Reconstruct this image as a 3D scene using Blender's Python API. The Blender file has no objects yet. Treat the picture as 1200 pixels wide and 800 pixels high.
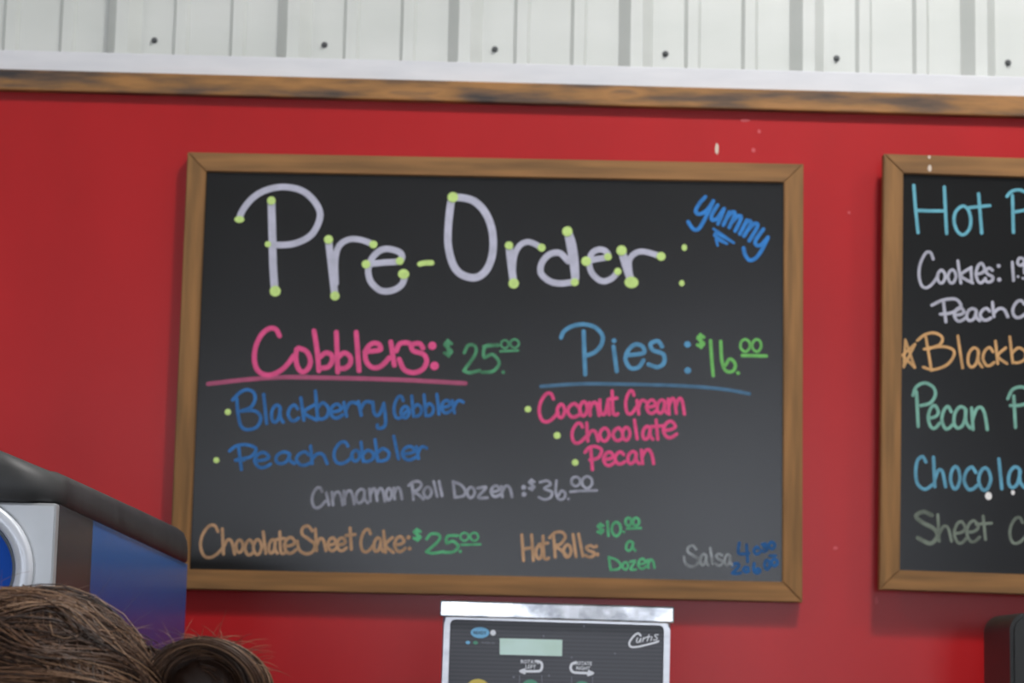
import bpy, bmesh, math, random
from mathutils import Vector, Matrix
random.seed(7)
scene = bpy.context.scene
C = scene.collection

# ------------------------------------------------------------------ camera
CAM = Vector((0.0803, -3.7943, 1.5024))
PITCH, YAW, ROLL, FPX = 0.146048, 0.011655, 0.021857, 2600.0
_cp, _sp, _cy, _sy, _cr, _sr = (math.cos(PITCH), math.sin(PITCH), math.cos(YAW), math.sin(YAW), math.cos(ROLL), math.sin(ROLL))
FWD = Vector((-_sy*_cp, _cy*_cp, _sp)); _r = Vector((_cy, _sy, 0)); _u = _r.cross(FWD)
RIGHT = _cr*_r + _sr*_u; UP = -_sr*_r + _cr*_u
cd = bpy.data.cameras.new('camera'); cam = bpy.data.objects.new('camera', cd); C.objects.link(cam)
cam.matrix_world = Matrix(((RIGHT.x, UP.x, -FWD.x, CAM.x), (RIGHT.y, UP.y, -FWD.y, CAM.y), (RIGHT.z, UP.z, -FWD.z, CAM.z), (0, 0, 0, 1)))
cd.sensor_width = 36; cd.lens = FPX*36/1200; cd.clip_start = 0.05
cd.dof.use_dof = True; cd.dof.focus_distance = 2.25; cd.dof.aperture_fstop = 11.5
scene.camera = cam

def P(px, py, Y):
    """point of the plane y=Y measured at this place of the photograph (survey of the wall)"""
    d = FWD*FPX + RIGHT*(px-600) - UP*(py-400)
    t = (Y-CAM.y)/d.y
    return CAM + d*t

# ------------------------------------------------------------------ world, lights, exposure
w = bpy.data.worlds.new('world'); scene.world = w; w.use_nodes = True
w.node_tree.nodes['Background'].inputs[0].default_value = (0.93, 0.96, 1.0, 1)
w.node_tree.nodes['Background'].inputs[1].default_value = 0.33
def area(name, loc, target, size, size_y, power, col=(1, 1, 1)):
    l = bpy.data.lights.new(name, 'AREA'); l.shape = 'RECTANGLE'; l.size = size; l.size_y = size_y; l.energy = power; l.color = col
    o = bpy.data.objects.new(name, l); C.objects.link(o); o.location = loc
    o.rotation_euler = (Vector(target)-Vector(loc)).to_track_quat('-Z', 'Y').to_euler(); return o
LAMPS = [((0.95, -1.9, 4.42), 95), ((-2.6, -2.2, 4.42), 34), ((2.9, -2.4, 4.42), 38)]
for p, e in LAMPS:
    area('ceiling_light', p, (p[0], p[1], 0), 0.35, 0.30, e, (1.0, 0.985, 0.96))
scene.view_settings.view_transform = 'Standard'; scene.view_settings.look = 'None'
scene.view_settings.exposure = 0.0; scene.view_settings.gamma = 1; scene.view_settings.use_curve_mapping = False

# ------------------------------------------------------------------ materials
def lin(c):
    return tuple(((x/255)/12.92 if x/255 <= 0.04045 else ((x/255+0.055)/1.055)**2.4) for x in c)+(1,)
def mat(name, col, rough=0.6, metal=0.0, noise=0.0, nscale=(8, 8, 8), col2=None, bump=0.0, spec=0.5, emit=0, lo=.35, hi=.65, detail=4, bdist=.002):
    m = bpy.data.materials.new(name); m.use_nodes = True
    nt = m.node_tree; b = nt.nodes['Principled BSDF']
    b.inputs['Base Color'].default_value = lin(col); b.inputs['Roughness'].default_value = rough
    b.inputs['Metallic'].default_value = metal; b.inputs['Specular IOR Level'].default_value = spec
    if emit:
        b.inputs['Emission Color'].default_value = lin(col); b.inputs['Emission Strength'].default_value = emit
    if col2 is not None or bump:
        tc = nt.nodes.new('ShaderNodeNewGeometry'); mp = nt.nodes.new('ShaderNodeMapping')
        mp.inputs['Scale'].default_value = nscale
        nt.links.new(tc.outputs['Position'], mp.inputs[0])
        n = nt.nodes.new('ShaderNodeTexNoise'); n.inputs['Scale'].default_value = 1; n.inputs['Detail'].default_value = detail
        nt.links.new(mp.outputs[0], n.inputs[0])
        if col2 is not None:
            r = nt.nodes.new('ShaderNodeValToRGB'); r.color_ramp.elements[0].position = lo; r.color_ramp.elements[1].position = hi
            r.color_ramp.elements[0].color = lin(col); r.color_ramp.elements[1].color = lin(col2)
            nt.links.new(n.outputs[0], r.inputs[0]); nt.links.new(r.outputs[0], b.inputs['Base Color'])
            m['ramp'] = r.name
        if bump:
            bp = nt.nodes.new('ShaderNodeBump'); bp.inputs['Strength'].default_value = bump; bp.inputs['Distance'].default_value = bdist
            nt.links.new(n.outputs[0], bp.inputs['Height']); nt.links.new(bp.outputs[0], b.inputs['Normal'])
    return m
def ramp3(m, stops):
    r = m.node_tree.nodes[m['ramp']].color_ramp
    while len(r.elements) > 1: r.elements.remove(r.elements[-1])
    r.elements[0].position = stops[0][0]; r.elements[0].color = lin(stops[0][1])
    for p, c in stops[1:]:
        e = r.elements.new(p); e.color = lin(c)
M = {}
M['red'] = mat('red_paint', (163, 18, 22), .34, col2=(176, 23, 28), nscale=(5, 5, 2.2), bump=.12, lo=.3, hi=.7, detail=6, spec=.4)
M['wood_h'] = mat('frame_wood_horizontal', (108, 76, 40), .7, col2=(146, 103, 57), nscale=(5, 60, 75), bump=.25, lo=.3, hi=.7, bdist=.001)
M['wood_v'] = mat('frame_wood_vertical', (108, 76, 38), .7, col2=(146, 103, 56), nscale=(75, 60, 5), bump=.25, lo=.3, hi=.7, bdist=.001)
M['plank'] = mat('burnt_wood', (60, 50, 45), .6, col2=(150, 100, 50), nscale=(6, 40, 38), bump=.5, detail=7)
ramp3(M['plank'], [(.30, (46, 40, 40)), (.42, (96, 72, 52)), (.52, (136, 96, 52)), (.62, (160, 112, 60)), (.75, (92, 72, 55))])
M['metal_wall'] = mat('galvanised_steel_panel', (204, 207, 203), .36, .15, col2=(214, 216, 213), nscale=(3, 3, 9), bump=.05, lo=.3, hi=.7)
M['flash'] = mat('pale_painted_metal', (206, 207, 212), .5, col2=(216, 216, 220), nscale=(9, 9, 50), lo=.3, hi=.7)
M['steel'] = mat('brushed_steel', (176, 176, 178), .3, 1.0, col2=(160, 160, 163), nscale=(4, 60, 60), bump=.05)
M['lidsteel'] = mat('polished_steel_lid', (196, 196, 198), .15, 1.0, col2=(140, 142, 146), nscale=(30, 30, 40), bump=.1)
M['screw'] = mat('screw_grey', (88, 90, 92), .45, .6)
M['slate'] = mat('chalkboard_black', (13, 13, 13), .27, col2=(21, 21, 23), nscale=(3.2, 3.2, 6), lo=.35, hi=.7, detail=6, spec=.5)
M['slate2'] = mat('chalkboard_black_clean', (11, 11, 11), .27, col2=(14, 14, 15), nscale=(3.2, 3.2, 6), lo=.35, hi=.7, detail=6, spec=.36)
M['black'] = mat('black_plastic', (26, 27, 27), .45)
M['backing'] = mat('board_backing', (60, 50, 40), .8)
M['floor'] = mat('concrete_floor', (120, 118, 114), .5, col2=(140, 137, 132), nscale=(2, 2, 2))
M['white'] = mat('white_paint', (214, 214, 210), .6)
M['counter'] = mat('laminate_counter', (150, 140, 128), .4, col2=(165, 156, 142), nscale=(30, 30, 30))
M['glow'] = mat('window_daylight', (235, 242, 255), .5, emit=10)
M['lamp'] = mat('lamp_diffuser', (255, 252, 245), .5, emit=3.0)

def chalk(name, col, dens=.75):
    """chalk-marker ink: streaky coverage over black"""
    m = bpy.data.materials.new('chalk_'+name); m.use_nodes = True; nt = m.node_tree; b = nt.nodes['Principled BSDF']
    b.inputs['Roughness'].default_value = .75; b.inputs['Specular IOR Level'].default_value = .25
    g = nt.nodes.new('ShaderNodeNewGeometry'); n = nt.nodes.new('ShaderNodeTexNoise'); n.inputs['Scale'].default_value = 55; n.inputs['Detail'].default_value = 3
    nt.links.new(g.outputs['Position'], n.inputs[0])
    r = nt.nodes.new('ShaderNodeValToRGB'); r.color_ramp.elements[0].position = .3; r.color_ramp.elements[1].position = .7
    c = lin(col); k = dens; base = lin((24, 24, 26))
    r.color_ramp.elements[0].color = tuple(c[i]*k+base[i]*(1-k) for i in range(3))+(1,); r.color_ramp.elements[1].color = c
    nt.links.new(n.outputs[0], r.inputs[0]); nt.links.new(r.outputs[0], b.inputs['Base Color'])
    M[name] = m
chalk('title', (186, 186, 204), .8)
chalk('lime', (196, 224, 136), .8)
chalk('pink', (218, 84, 136), .8)
chalk('pink_line', (168, 84, 116), .75)
chalk('pink2', (222, 78, 130), .75)
chalk('blue', (52, 112, 176), .6)
chalk('yummy', (52, 126, 200), .7)
chalk('pie', (88, 146, 184), .65)
chalk('pie_line', (78, 116, 146), .65)
chalk('green', (88, 158, 116), .4)
chalk('green16', (112, 184, 98), .7)
chalk('white1', (158, 160, 174), .5)
chalk('orange', (186, 148, 114), .6)
chalk('green3', (90, 176, 124), .6)
chalk('dimwhite', (150, 156, 160), .4)
chalk('smudge', (34, 92, 150), .45)
chalk('cyan2', (104, 172, 190), .75)
chalk('white2', (178, 178, 192), .7)
chalk('orange2', (206, 160, 108), .65)
chalk('mint2', (122, 174, 158), .7)
chalk('sky2', (98, 160, 186), .65)
chalk('grey2', (118, 128, 116), .5)

# ------------------------------------------------------------------ object helpers
def empty(name, loc, label, cat, group=None):
    o = bpy.data.objects.new(name, None); C.objects.link(o); o.location = loc; o.empty_display_size = .05
    o['label'] = label; o['category'] = cat
    if group: o['group'] = group
    bpy.context.view_layer.update()
    return o
def wloc(o):
    v = Vector((0, 0, 0))
    while o: v += o.location; o = o.parent
    return v
def link(name, me, m, parent=None, label=None, smooth=False, origin=None):
    """mesh given in world coordinates; stored relative to its parent"""
    o = bpy.data.objects.new(name, me); C.objects.link(o)
    off = wloc(parent) if parent else Vector((0, 0, 0))
    if origin is not None:
        o.location = Vector(origin)-off; me.transform(Matrix.Translation(-Vector(origin)))
    elif off.length: me.transform(Matrix.Translation(-off))
    if parent: o.parent = parent
    if m: me.materials.append(m)
    if label: o['label'] = label
    if smooth:
        for p in me.polygons: p.use_smooth = True
    return o
def mesh(vs, fs, name='mesh'):
    me = bpy.data.meshes.new(name); me.from_pydata([tuple(v) for v in vs], [], fs); me.validate(); me.update()
    bm = bmesh.new(); bm.from_mesh(me); bmesh.ops.recalc_face_normals(bm, faces=bm.faces); bm.to_mesh(me); bm.free()
    return me
BOXF = [(0, 1, 2, 3), (7, 6, 5, 4), (0, 4, 5, 1), (1, 5, 6, 2), (2, 6, 7, 3), (3, 7, 4, 0)]
def hexa(pts, bevel=0, seg=2):
    me = mesh(pts, BOXF)
    if bevel:
        bm = bmesh.new(); bm.from_mesh(me)
        bmesh.ops.bevel(bm, geom=list(bm.edges), offset=bevel, segments=seg, affect='EDGES', profile=.6)
        bm.to_mesh(me); bm.free()
    return me
def box(a, b, bevel=0, rot=0, piv=None, seg=2):
    (x0, y0, z0), (x1, y1, z1) = a, b
    pts = [Vector(p) for p in [(x0, y0, z0), (x1, y0, z0), (x1, y0, z1), (x0, y0, z1), (x0, y1, z0), (x1, y1, z0), (x1, y1, z1), (x0, y1, z1)]]
    me = hexa(pts, bevel, seg)
    if rot:
        piv = Vector(piv if piv else ((x0+x1)/2, 0, (z0+z1)/2))
        me.transform(Matrix.Translation(piv) @ Matrix.Rotation(rot, 4, 'Y') @ Matrix.Translation(-piv))
    return me
def prism(outline, y0, y1, bevel=0):
    """outline [(x,z)] extruded from y0 (front) to y1"""
    n = len(outline)
    vs = [(x, y0, z) for x, z in outline]+[(x, y1, z) for x, z in outline]
    fs = [tuple(range(n)), tuple(range(2*n-1, n-1, -1))]+[(i, (i+1) % n, n+(i+1) % n, n+i) for i in range(n)]
    me = mesh(vs, fs)
    if bevel:
        bm = bmesh.new(); bm.from_mesh(me)
        es = [e for e in bm.edges if abs(e.verts[0].co.y-y0) < 1e-6 and abs(e.verts[1].co.y-y0) < 1e-6]
        bmesh.ops.bevel(bm, geom=es, offset=bevel, segments=2, affect='EDGES'); bm.to_mesh(me); bm.free()
    return me
def rrect(x0, z0, x1, z1, r, n=6, corners=(1, 1, 1, 1)):
    out = []
    for k, (cx, cz, a0) in enumerate([(x1-r, z1-r, 0), (x0+r, z1-r, 90), (x0+r, z0+r, 180), (x1-r, z0+r, 270)]):
        if corners[k]:
            for i in range(n+1):
                a = math.radians(a0+90*i/n); out.append((cx+r*math.cos(a), cz+r*math.sin(a)))
        else: out.append({0: (x1, z1), 1: (x0, z1), 2: (x0, z0), 3: (x1, z0)}[k])
    return out
def ellipse(cx, cz, rx, rz, n=28):
    return [(cx+rx*math.cos(2*math.pi*i/n), cz+rz*math.sin(2*math.pi*i/n)) for i in range(n)]

# ------------------------------------------------------------------ strokes (hand lettering)
def catmull(pts, step=1.2):
    if len(pts) < 3:
        return list(pts)
    out = []
    closed = (abs(pts[0][0]-pts[-1][0])+abs(pts[0][1]-pts[-1][1])) < .01
    p = [pts[-2] if closed else pts[0]]+list(pts)+[pts[1] if closed else pts[-1]]
    for i in range(1, len(p)-2):
        p0, p1, p2, p3 = p[i-1], p[i], p[i+1], p[i+2]
        L = math.hypot(p2[0]-p1[0], p2[1]-p1[1]); n = max(2, min(10, int(L/step)+1))
        for k in range(n):
            t = k/n
            out.append(tuple(.5*((2*p1[j])+(-p0[j]+p2[j])*t+(2*p0[j]-5*p1[j]+4*p2[j]-p3[j])*t*t+(-p0[j]+3*p1[j]-3*p2[j]+p3[j])*t**3) for j in (0, 1)))
    out.append(tuple(pts[-1]))
    return out
class Ink:
    """collects strokes given as survey points of the photograph and lays them on the plane y=Y"""
    def __init__(s, Y): s.Y = Y; s.vs = []; s.fs = []; s.k = 0
    def poly(s, pts2):
        s.k += 1; i0 = len(s.vs); y = s.Y-.000025*s.k
        s.vs += [Vector((x, y, z)) for x, z in pts2]; return i0
    def stroke(s, pts, wpx, smooth=True):
        sc = (s.Y-CAM.y)/FPX
        q = catmull(pts) if smooth else list(pts)
        W = [P(x, y, s.Y) for x, y in q]; W = [(v.x, v.z) for v in W]
        h = wpx*sc/2; s.k += 1; y = s.Y-.000025*s.k; e = 0
        for i, c in enumerate(W):
            e += 1; j = len(s.vs)
            s.vs += [Vector((c[0]+h*math.cos(math.radians(t)), y-e*1.2e-6, c[1]+h*math.sin(math.radians(t)))) for t in range(0, 360, 30)]
            s.fs.append(tuple(range(j, j+12)))
            if i+1 < len(W):
                d = W[i+1]; dx, dz = d[0]-c[0], d[1]-c[1]; L = math.hypot(dx, dz)
                if L < 1e-7: continue
                nx, nz = -dz/L*h, dx/L*h; e += 1; j = len(s.vs)
                s.vs += [Vector((p[0], y-e*1.2e-6, p[1])) for p in ((c[0]+nx, c[1]+nz), (d[0]+nx, d[1]+nz), (d[0]-nx, d[1]-nz), (c[0]-nx, c[1]-nz))]
                s.fs.append((j, j+1, j+2, j+3))
    def dot(s, x, y, r, ry=None):
        sc = (s.Y-CAM.y)/FPX; c = P(x, y, s.Y); j = s.poly(ellipse(c.x, c.z, r*sc, (ry or r)*sc, 14)); s.fs.append(tuple(range(j, j+14)))
    def build(s, m, parent, label=None, name='chalk_writing', thick=.0003):
        me = bpy.data.meshes.new(name); me.from_pydata([tuple(v) for v in s.vs], [], s.fs); me.update()
        for p in me.polygons:
            if p.normal.y > 0: p.flip()
        return link(name, me, m, parent, label)

# unit glyphs: x 0..1, y 0 (top of the glyph) .. 1 (bottom)
G = {
 'C': [[(.76, .2), (.62, .02), (.36, .04), (.09, .33), (.02, .66), (.16, .94), (.42, 1), (.7, .9), (1, .68)]],
 'c': [[(.9, .25), (.6, .02), (.2, .2), (.02, .6), (.3, .96), (.65, .98), (1, .82)]],
 'o': [[(.5, 0), (.12, .22), (0, .6), (.3, .97), (.7, .95), (1, .55), (.85, .15), (.5, 0)]],
 'O': [[(.5, 0), (.1, .15), (0, .55), (.25, .95), (.7, .97), (1, .55), (.85, .1), (.5, 0)]],
 'e': [[(.08, .55), (.6, .5), (.9, .3), (.6, 0), (.22, .14), (.02, .55), (.25, .94), (.6, 1), (1, .78)]],
 'a': [[(.72, .12), (.4, 0), (.08, .3), (.03, .78), (.25, 1), (.55, .85), (.72, .4), (.72, .12)], [(.72, .12), (.75, .7), (1, 1)]],
 'n': [[(0, .05), (.1, 1)], [(.06, .6), (.3, .12), (.62, .03), (.85, .35), (1, 1)]],
 'm': [[(0, .05), (.06, 1)], [(.04, .55), (.2, .06), (.38, .12), (.5, .95)], [(.48, .5), (.66, .03), (.86, .15), (1, 1)]],
 'u': [[(0, 0), (.02, .7), (.3, 1), (.6, .85), (.85, .1)], [(.85, 0), (1, 1)]],
 'r': [[(0, .03), (.2, 1)], [(.14, .6), (.4, .12), (.7, .02), (1, .14)]],
 's': [[(.9, .15), (.5, 0), (.1, .2), (.4, .45), (.92, .62), (.85, .9), (.4, 1), (0, .85)]],
 'S': [[(.85, .18), (.6, 0), (.3, .08), (.28, .3), (.65, .48), (1, .68), (.85, .94), (.45, 1), (.1, .85), (0, .55)]],
 'h': [[(0, 0), (.1, 1)], [(.1, .75), (.4, .45), (.75, .5), (1, 1)]],
 'l': [[(0, 0), (1, 1)]], 'i': [[(0, 0), (1, 1)]], '1': [[(0, 0), (1, 1)]], "'": [[(0, 0), (1, 1)]],
 'b': [[(0, 0), (.18, 1)], [(.15, .62), (.55, .42), (.98, .6), (.9, .88), (.5, 1), (.18, .97)]],
 'k': [[(0, 0), (.2, 1)], [(.9, .3), (.2, .66), (1, 1)]],
 't': [[(.45, 0), (.6, 1)], [(0, .35), (1, .3)]],
 'T': [[(.4, 0), (.48, .85), (.75, 1), (1, .95)], [(0, .35), (.9, .3)]],
 'y': [[(0, 0), (.1, .42), (.45, .5), (.85, .1)], [(.85, .05), (1, .7), (.85, .96), (.4, 1), (.35, .88)]],
 'z': [[(0, .06), (.85, 0), (.08, .95), (1, 1)]],
 'D': [[(0, 0), (.14, 1)], [(0, .02), (.6, .2), (1, .6), (.8, .92), (.14, 1)]],
 'P': [[(0, .25), (.25, .05), (.65, 0), (1, .16), (.8, .48), (.3, .58)], [(.35, .12), (.45, 1)]],
 'R': [[(0, .22), (.3, .02), (.7, 0), (.88, .2), (.6, .48), (.3, .55), (.65, .72), (1, .98)], [(.22, .1), (.32, 1)]],
 'H': [[(0, 0), (.15, 1)], [(.85, 0), (1, 1)], [(.1, .55), (.9, .5)]],
 '2': [[(.05, .28), (.3, .02), (.72, .05), (.72, .35), (.03, .93)], [(.03, .93), (.4, 1), (1, .92)]],
 '5': [[(.95, .02), (.2, .05), (.12, .45), (.6, .35), (1, .65), (.65, .96), (0, 1)]],
 '3': [[(.1, .08), (.6, 0), (.85, .2), (.4, .42), (.95, .6), (.85, .9), (.4, 1), (0, .88)]],
 '6': [[(.1, 0), (.02, .6), (.3, 1), (.8, .98), (.95, .7), (.6, .55), (.3, .8)]],
 '9': [[(.9, .3), (.5, .5), (.05, .35), (.3, .02), (.85, .1), (.9, .4), (.95, 1)]],
 '4': [[(.1, 0), (.05, .55), (.9, .55)], [(.7, .1), (.8, 1)]],
 '0': [[(.5, 0), (.08, .22), (.05, .7), (.5, 1), (.95, .7), (.92, .22), (.5, 0)]],
 '$': [[(.9, .2), (.5, .08), (.1, .25), (.5, .48), (.9, .7), (.5, .92), (.05, .8)], [(.45, 0), (.55, 1)]],
}
def glyph_strokes(items, w):
    """items: (char, x0, y0, x1, y1)"""
    out = []
    for ch, x0, y0, x1, y1 in items:
        if ch in 'oz' and x1-x0 > 6: x1 = x1-.13*(x1-x0)
        for st in G[ch]: out.append(([(x0+(x1-x0)*a, y0+(y1-y0)*b) for a, b in st], w))
    return out
def word(parent, Y, m, w, items, label, strokes=(), dots=(), gap=11):
    """one object per word: strokes further apart than gap start the next word; labels of the words are parted by |"""
    if w < 5: w *= .88
    st = glyph_strokes(items, w)
    for s in strokes: st.append(s if len(s) == 2 and isinstance(s[1], (int, float)) else (s, w))
    st.sort(key=lambda q: min(p[0] for p in q[0]))
    groups = []; right = None
    for q in st:
        lo, hi = min(p[0] for p in q[0]), max(p[0] for p in q[0])
        if right is None or lo-right > gap: groups.append([]); right = hi
        groups[-1].append(q); right = max(right, hi)
    labels = label.split('|')
    for i, g in enumerate(groups):
        k = Ink(Y)
        for pts_, w_ in g: k.stroke(pts_, w_)
        k.build(M[m], parent, labels[min(i, len(labels)-1)] if len(labels) >= len(groups) else label.split('|')[0])
        if len(groups) != len(labels): print('WORDS', label, len(groups))
    for d in dots: chalkdot(Y, m, parent, d)
def chalkdot(Y, m, parent, d):
    q = Ink(Y-.0012); q.dot(*d); return q.build(M[m], parent, None, 'chalk_dot')

# ------------------------------------------------------------------ the setting
TILT = 0.0078     # the ledge runs very slightly out of level
zt = P(600, 118, -.015)      # lower edge of the wood rail in the middle of the wall
piv = (0, 0, zt.z)
def sbox(name, a, b, m, bevel=0, rot=0, kind='structure'):
    o = link(name, box(a, b, bevel, rot, piv if rot else None), M[m]); o['kind'] = kind; return o
ZT = zt.z
wall = sbox('wall_back', (-3.2, 0, 0), (3.2, .012, ZT+.02), 'red')
railW = .0372
rz0 = ZT-.003+.0
sbox('trim_1', (-3.2, -.017, ZT-.004), (3.2, .012, ZT-.004+railW), 'plank', .003, TILT)
f0 = ZT-.004+railW
sbox('trim_2', (-3.2, -.008, f0-.002), (3.2, .012, f0+.0365), 'flash', .0015, TILT)
# ribbed steel wall above, one continuous sheet profile
def ribwall():
    per = .3048; x0 = P(545, 30, .03).x
    prof = []
    yb, = (.05,)
    k0 = -11
    for k in range(k0, 12):
        c = x0+k*per
        prof += [(c-.031, yb), (c-.0105, yb-.032), (c+.0105, yb-.032), (c+.031, yb)]
        for t in (1/3, 2/3):
            m_ = c+per*t
            prof += [(m_-.015, yb), (m_-.009, yb-.009), (m_+.009, yb-.009), (m_+.015, yb)]
    z0, z1 = f0-.03, 4.5
    vs = []; fs = []
    n = len(prof)
    for z in (z0, z1): vs += [(x, y, z) for x, y in prof]
    for z in (z0, z1): vs += [(x, y+.0015, z) for x, y in prof]
    for i in range(n-1):
        fs.append((i, i+1, n+i+1, n+i)); fs.append((2*n+i+1, 2*n+i, 3*n+i, 3*n+i+1))
    me = mesh(vs, fs)
    o = link('wall_upper', me, M['metal_wall']); o['kind'] = 'structure'
    zs = P(581, 57, .047).z
    # rubber-washered screws at the foot of each panel flat
    bm = bmesh.new()
    bmesh.ops.create_cone(bm, cap_ends=True, segments=14, radius1=.0058, radius2=.0048, depth=.0025)
    bmesh.ops.create_cone(bm, cap_ends=True, segments=6, radius1=.0042, radius2=.0036, depth=.005, matrix=Matrix.Translation((0, 0, .0036)))
    sm = bpy.data.meshes.new('screw'); bm.to_mesh(sm); bm.free(); sm.transform(Matrix.Rotation(math.pi/2, 4, 'X')); sm.materials.append(M['screw'])
    for k in range(-6, 7):
        s = bpy.data.objects.new('screw', sm); C.objects.link(s); s.parent = o
        x = x0+k*per+.0535; s.location = (x, .0485, zs-TILT*(x-x0))
        s.rotation_euler = (0, k*.7, 0)
    return o
ribwall()
sbox('floor', (-3.2, -9, -.05), (3.2, .06, 0), 'floor')
sbox('ceiling', (-3.2, -9, 4.5), (3.2, .06, 4.56), 'white')
# opposite wall with daylight openings
wins = [(-2.0, -.12, .75, 2.1), (.84, 1.85, 1.35, 2.9)]          # x0, x1, z0, z1
xs = [-3.2, -2.0, -.12, .84, 1.85, 3.2]
for i in (0, 2, 4):
    sbox('wall_front_pier', (xs[i], -9.1, 0), (xs[i+1], -9, 4.5), 'metal_wall')
for i, (a, b, z0, z1) in enumerate(wins):
    sbox('wall_front_sill', (a, -9.1, 0), (b, -9, z0), 'metal_wall'); sbox('wall_front_lintel', (a, -9.1, z1), (b, -9, 4.5), 'metal_wall')
    fr = sbox('window_%d' % (i+1), (a, -9.09, z0), (b, -9.06, z0+.04), 'white')
    link('pane', box((a+.02, -9.08, z0+.03), (b-.02, -9.07, z1)), M['glow'], fr)
    link('mullion', box(((a+b)/2-.02, -9.065, z0+.03), ((a+b)/2+.02, -9.05, z1)), M['white'], fr)
for i, (p, e) in enumerate(LAMPS):
    r = empty('ceiling_light', (p[0], p[1], 4.5), ['square ceiling lamp nearest the gap between the two boards', 'square ceiling lamp at the left above the glass case', 'square ceiling lamp at the far right'][i], 'lamp', 'ceiling lamps')
    link('housing', box((p[0]-.22, p[1]-.2, 4.44), (p[0]+.22, p[1]+.2, 4.5), .006), M['white'], r)
    link('diffuser', box((p[0]-.19, p[1]-.17, 4.43), (p[0]+.19, p[1]+.17, 4.445)), M['lamp'], r)
# paint chips and scuffs on the red wall
M['chip'] = mat('chipped_plaster', (205, 190, 176), .8)
M['scuff'] = mat('rubbed_paint', (196, 78, 84), .6)
for (x, y, rx, ry, m_) in ((840, 174, 2.6, 7.5, 'chip'), (889.5, 154, 2.2, 3, 'scuff'), (883, 176, 2.5, 3, 'scuff'), (979, 642, 3, 2, 'scuff'), (1027, 703, 2, 5, 'scuff'), (995, 249, 2, 2, 'scuff'), (873, 141, 7, 2, 'scuff'), (660, 757, 3, 2, 'scuff')):
    c = P(x, y, -.0004); s = (0-CAM.y)/FPX
    pts = [(c.x+rx*s*math.cos(a)*random.uniform(.75, 1.1), c.z+ry*s*math.sin(a)*random.uniform(.75, 1.1)) for a in [i*math.pi/5 for i in range(10)]]
    link('paint_chip', prism(pts, -.0007, .0002), M[m_], wall)

# ------------------------------------------------------------------ chalkboards
def board(name, cx, cz, W, H, y_front, rot, label, cat, slate):
    root = empty(name, (cx, y_front+.012, cz-H/2), label, cat)
    fw = .0335; d = .024
    R = Matrix.Translation((cx, 0, cz)) @ Matrix.Rotation(rot, 4, 'Y') @ Matrix.Translation((-cx, 0, -cz))
    x0, x1, z0, z1 = cx-W/2, cx+W/2, cz-H/2, cz+H/2
    quads = [([(x0, z1), (x1, z1), (x1-fw, z1-fw), (x0+fw, z1-fw)], 'wood_h'), ([(x0, z0), (x0+fw, z0+fw), (x1-fw, z0+fw), (x1, z0)], 'wood_h'),
             ([(x0, z0), (x0, z1), (x0+fw, z1-fw), (x0+fw, z0+fw)], 'wood_v'), ([(x1, z0), (x1-fw, z0+fw), (x1-fw, z1-fw), (x1, z1)], 'wood_v')]
    for q, m_ in quads:
        q2 = []                     # leave a hair-wide mitre joint
        gx = sum(p[0] for p in q)/4; gz = sum(p[1] for p in q)/4
        for (x, z) in q:
            if m_ == 'wood_h': x += .00008*(1 if x < gx else -1)
            else: z += .00008*(1 if z < gz else -1)
            q2.append((x, z))
        me = prism(q2, y_front, y_front+d, .0018); me.transform(R)
        link('frame_rail', me, M[m_], root)
    me = box((x0+fw-.004, y_front+.008, z0+fw-.004), (x1-fw+.004, y_front+.014, z1-fw+.004)); me.transform(R)
    panel = link('slate_panel', me, M[slate], root, origin=(cx, y_front+.008, cz))
    if y_front < -.035:          # standing off the wall on two hanging blocks
        for sx in (x0+.12, x1-.2):
            me = box((sx, y_front+.02, z1-.12), (sx+.08, -.0002, z1-.05)); me.transform(R); link('hanging_block', me, M['backing'], root)
        me = box((x0+.1, y_front+.02, z0+.05), (x1-.1, -.0002, z0+.1)); me.transform(R); link('hanging_block', me, M['backing'], root)
    else:
        me = box((x0+.15, y_front+.02, z1-.12), (x1-.15, -.0002, z1-.05)); me.transform(R); link('hanging_block', me, M['backing'], root)
    return root, panel
Y1 = -.030
b1, p1 = board('chalkboard', 0, 2.0, 1.07, .755, Y1, 0, 'large framed chalkboard headed Pre-Order, in the middle of the red wall', 'chalkboard', 'slate')
Y2 = -.052
tl = P(1036, 180, Y2); bl = P(1031, 690.5, Y2)
H2 = (tl-bl).length; W2 = H2*1.07/.755; a2 = math.atan2(tl.x-bl.x, tl.z-bl.z)
ctr = (tl+bl)/2+Vector((math.cos(a2)*W2/2, 0, -math.sin(a2)*W2/2))
b2, p2 = board('chalkboard', ctr.x, ctr.z, W2, H2, Y2, a2, 'framed chalkboard at the right edge listing hot items, cookies and sheet cake', 'chalkboard', 'slate2')
S1 = Y1+.0076; S2 = Y2+.0076

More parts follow.
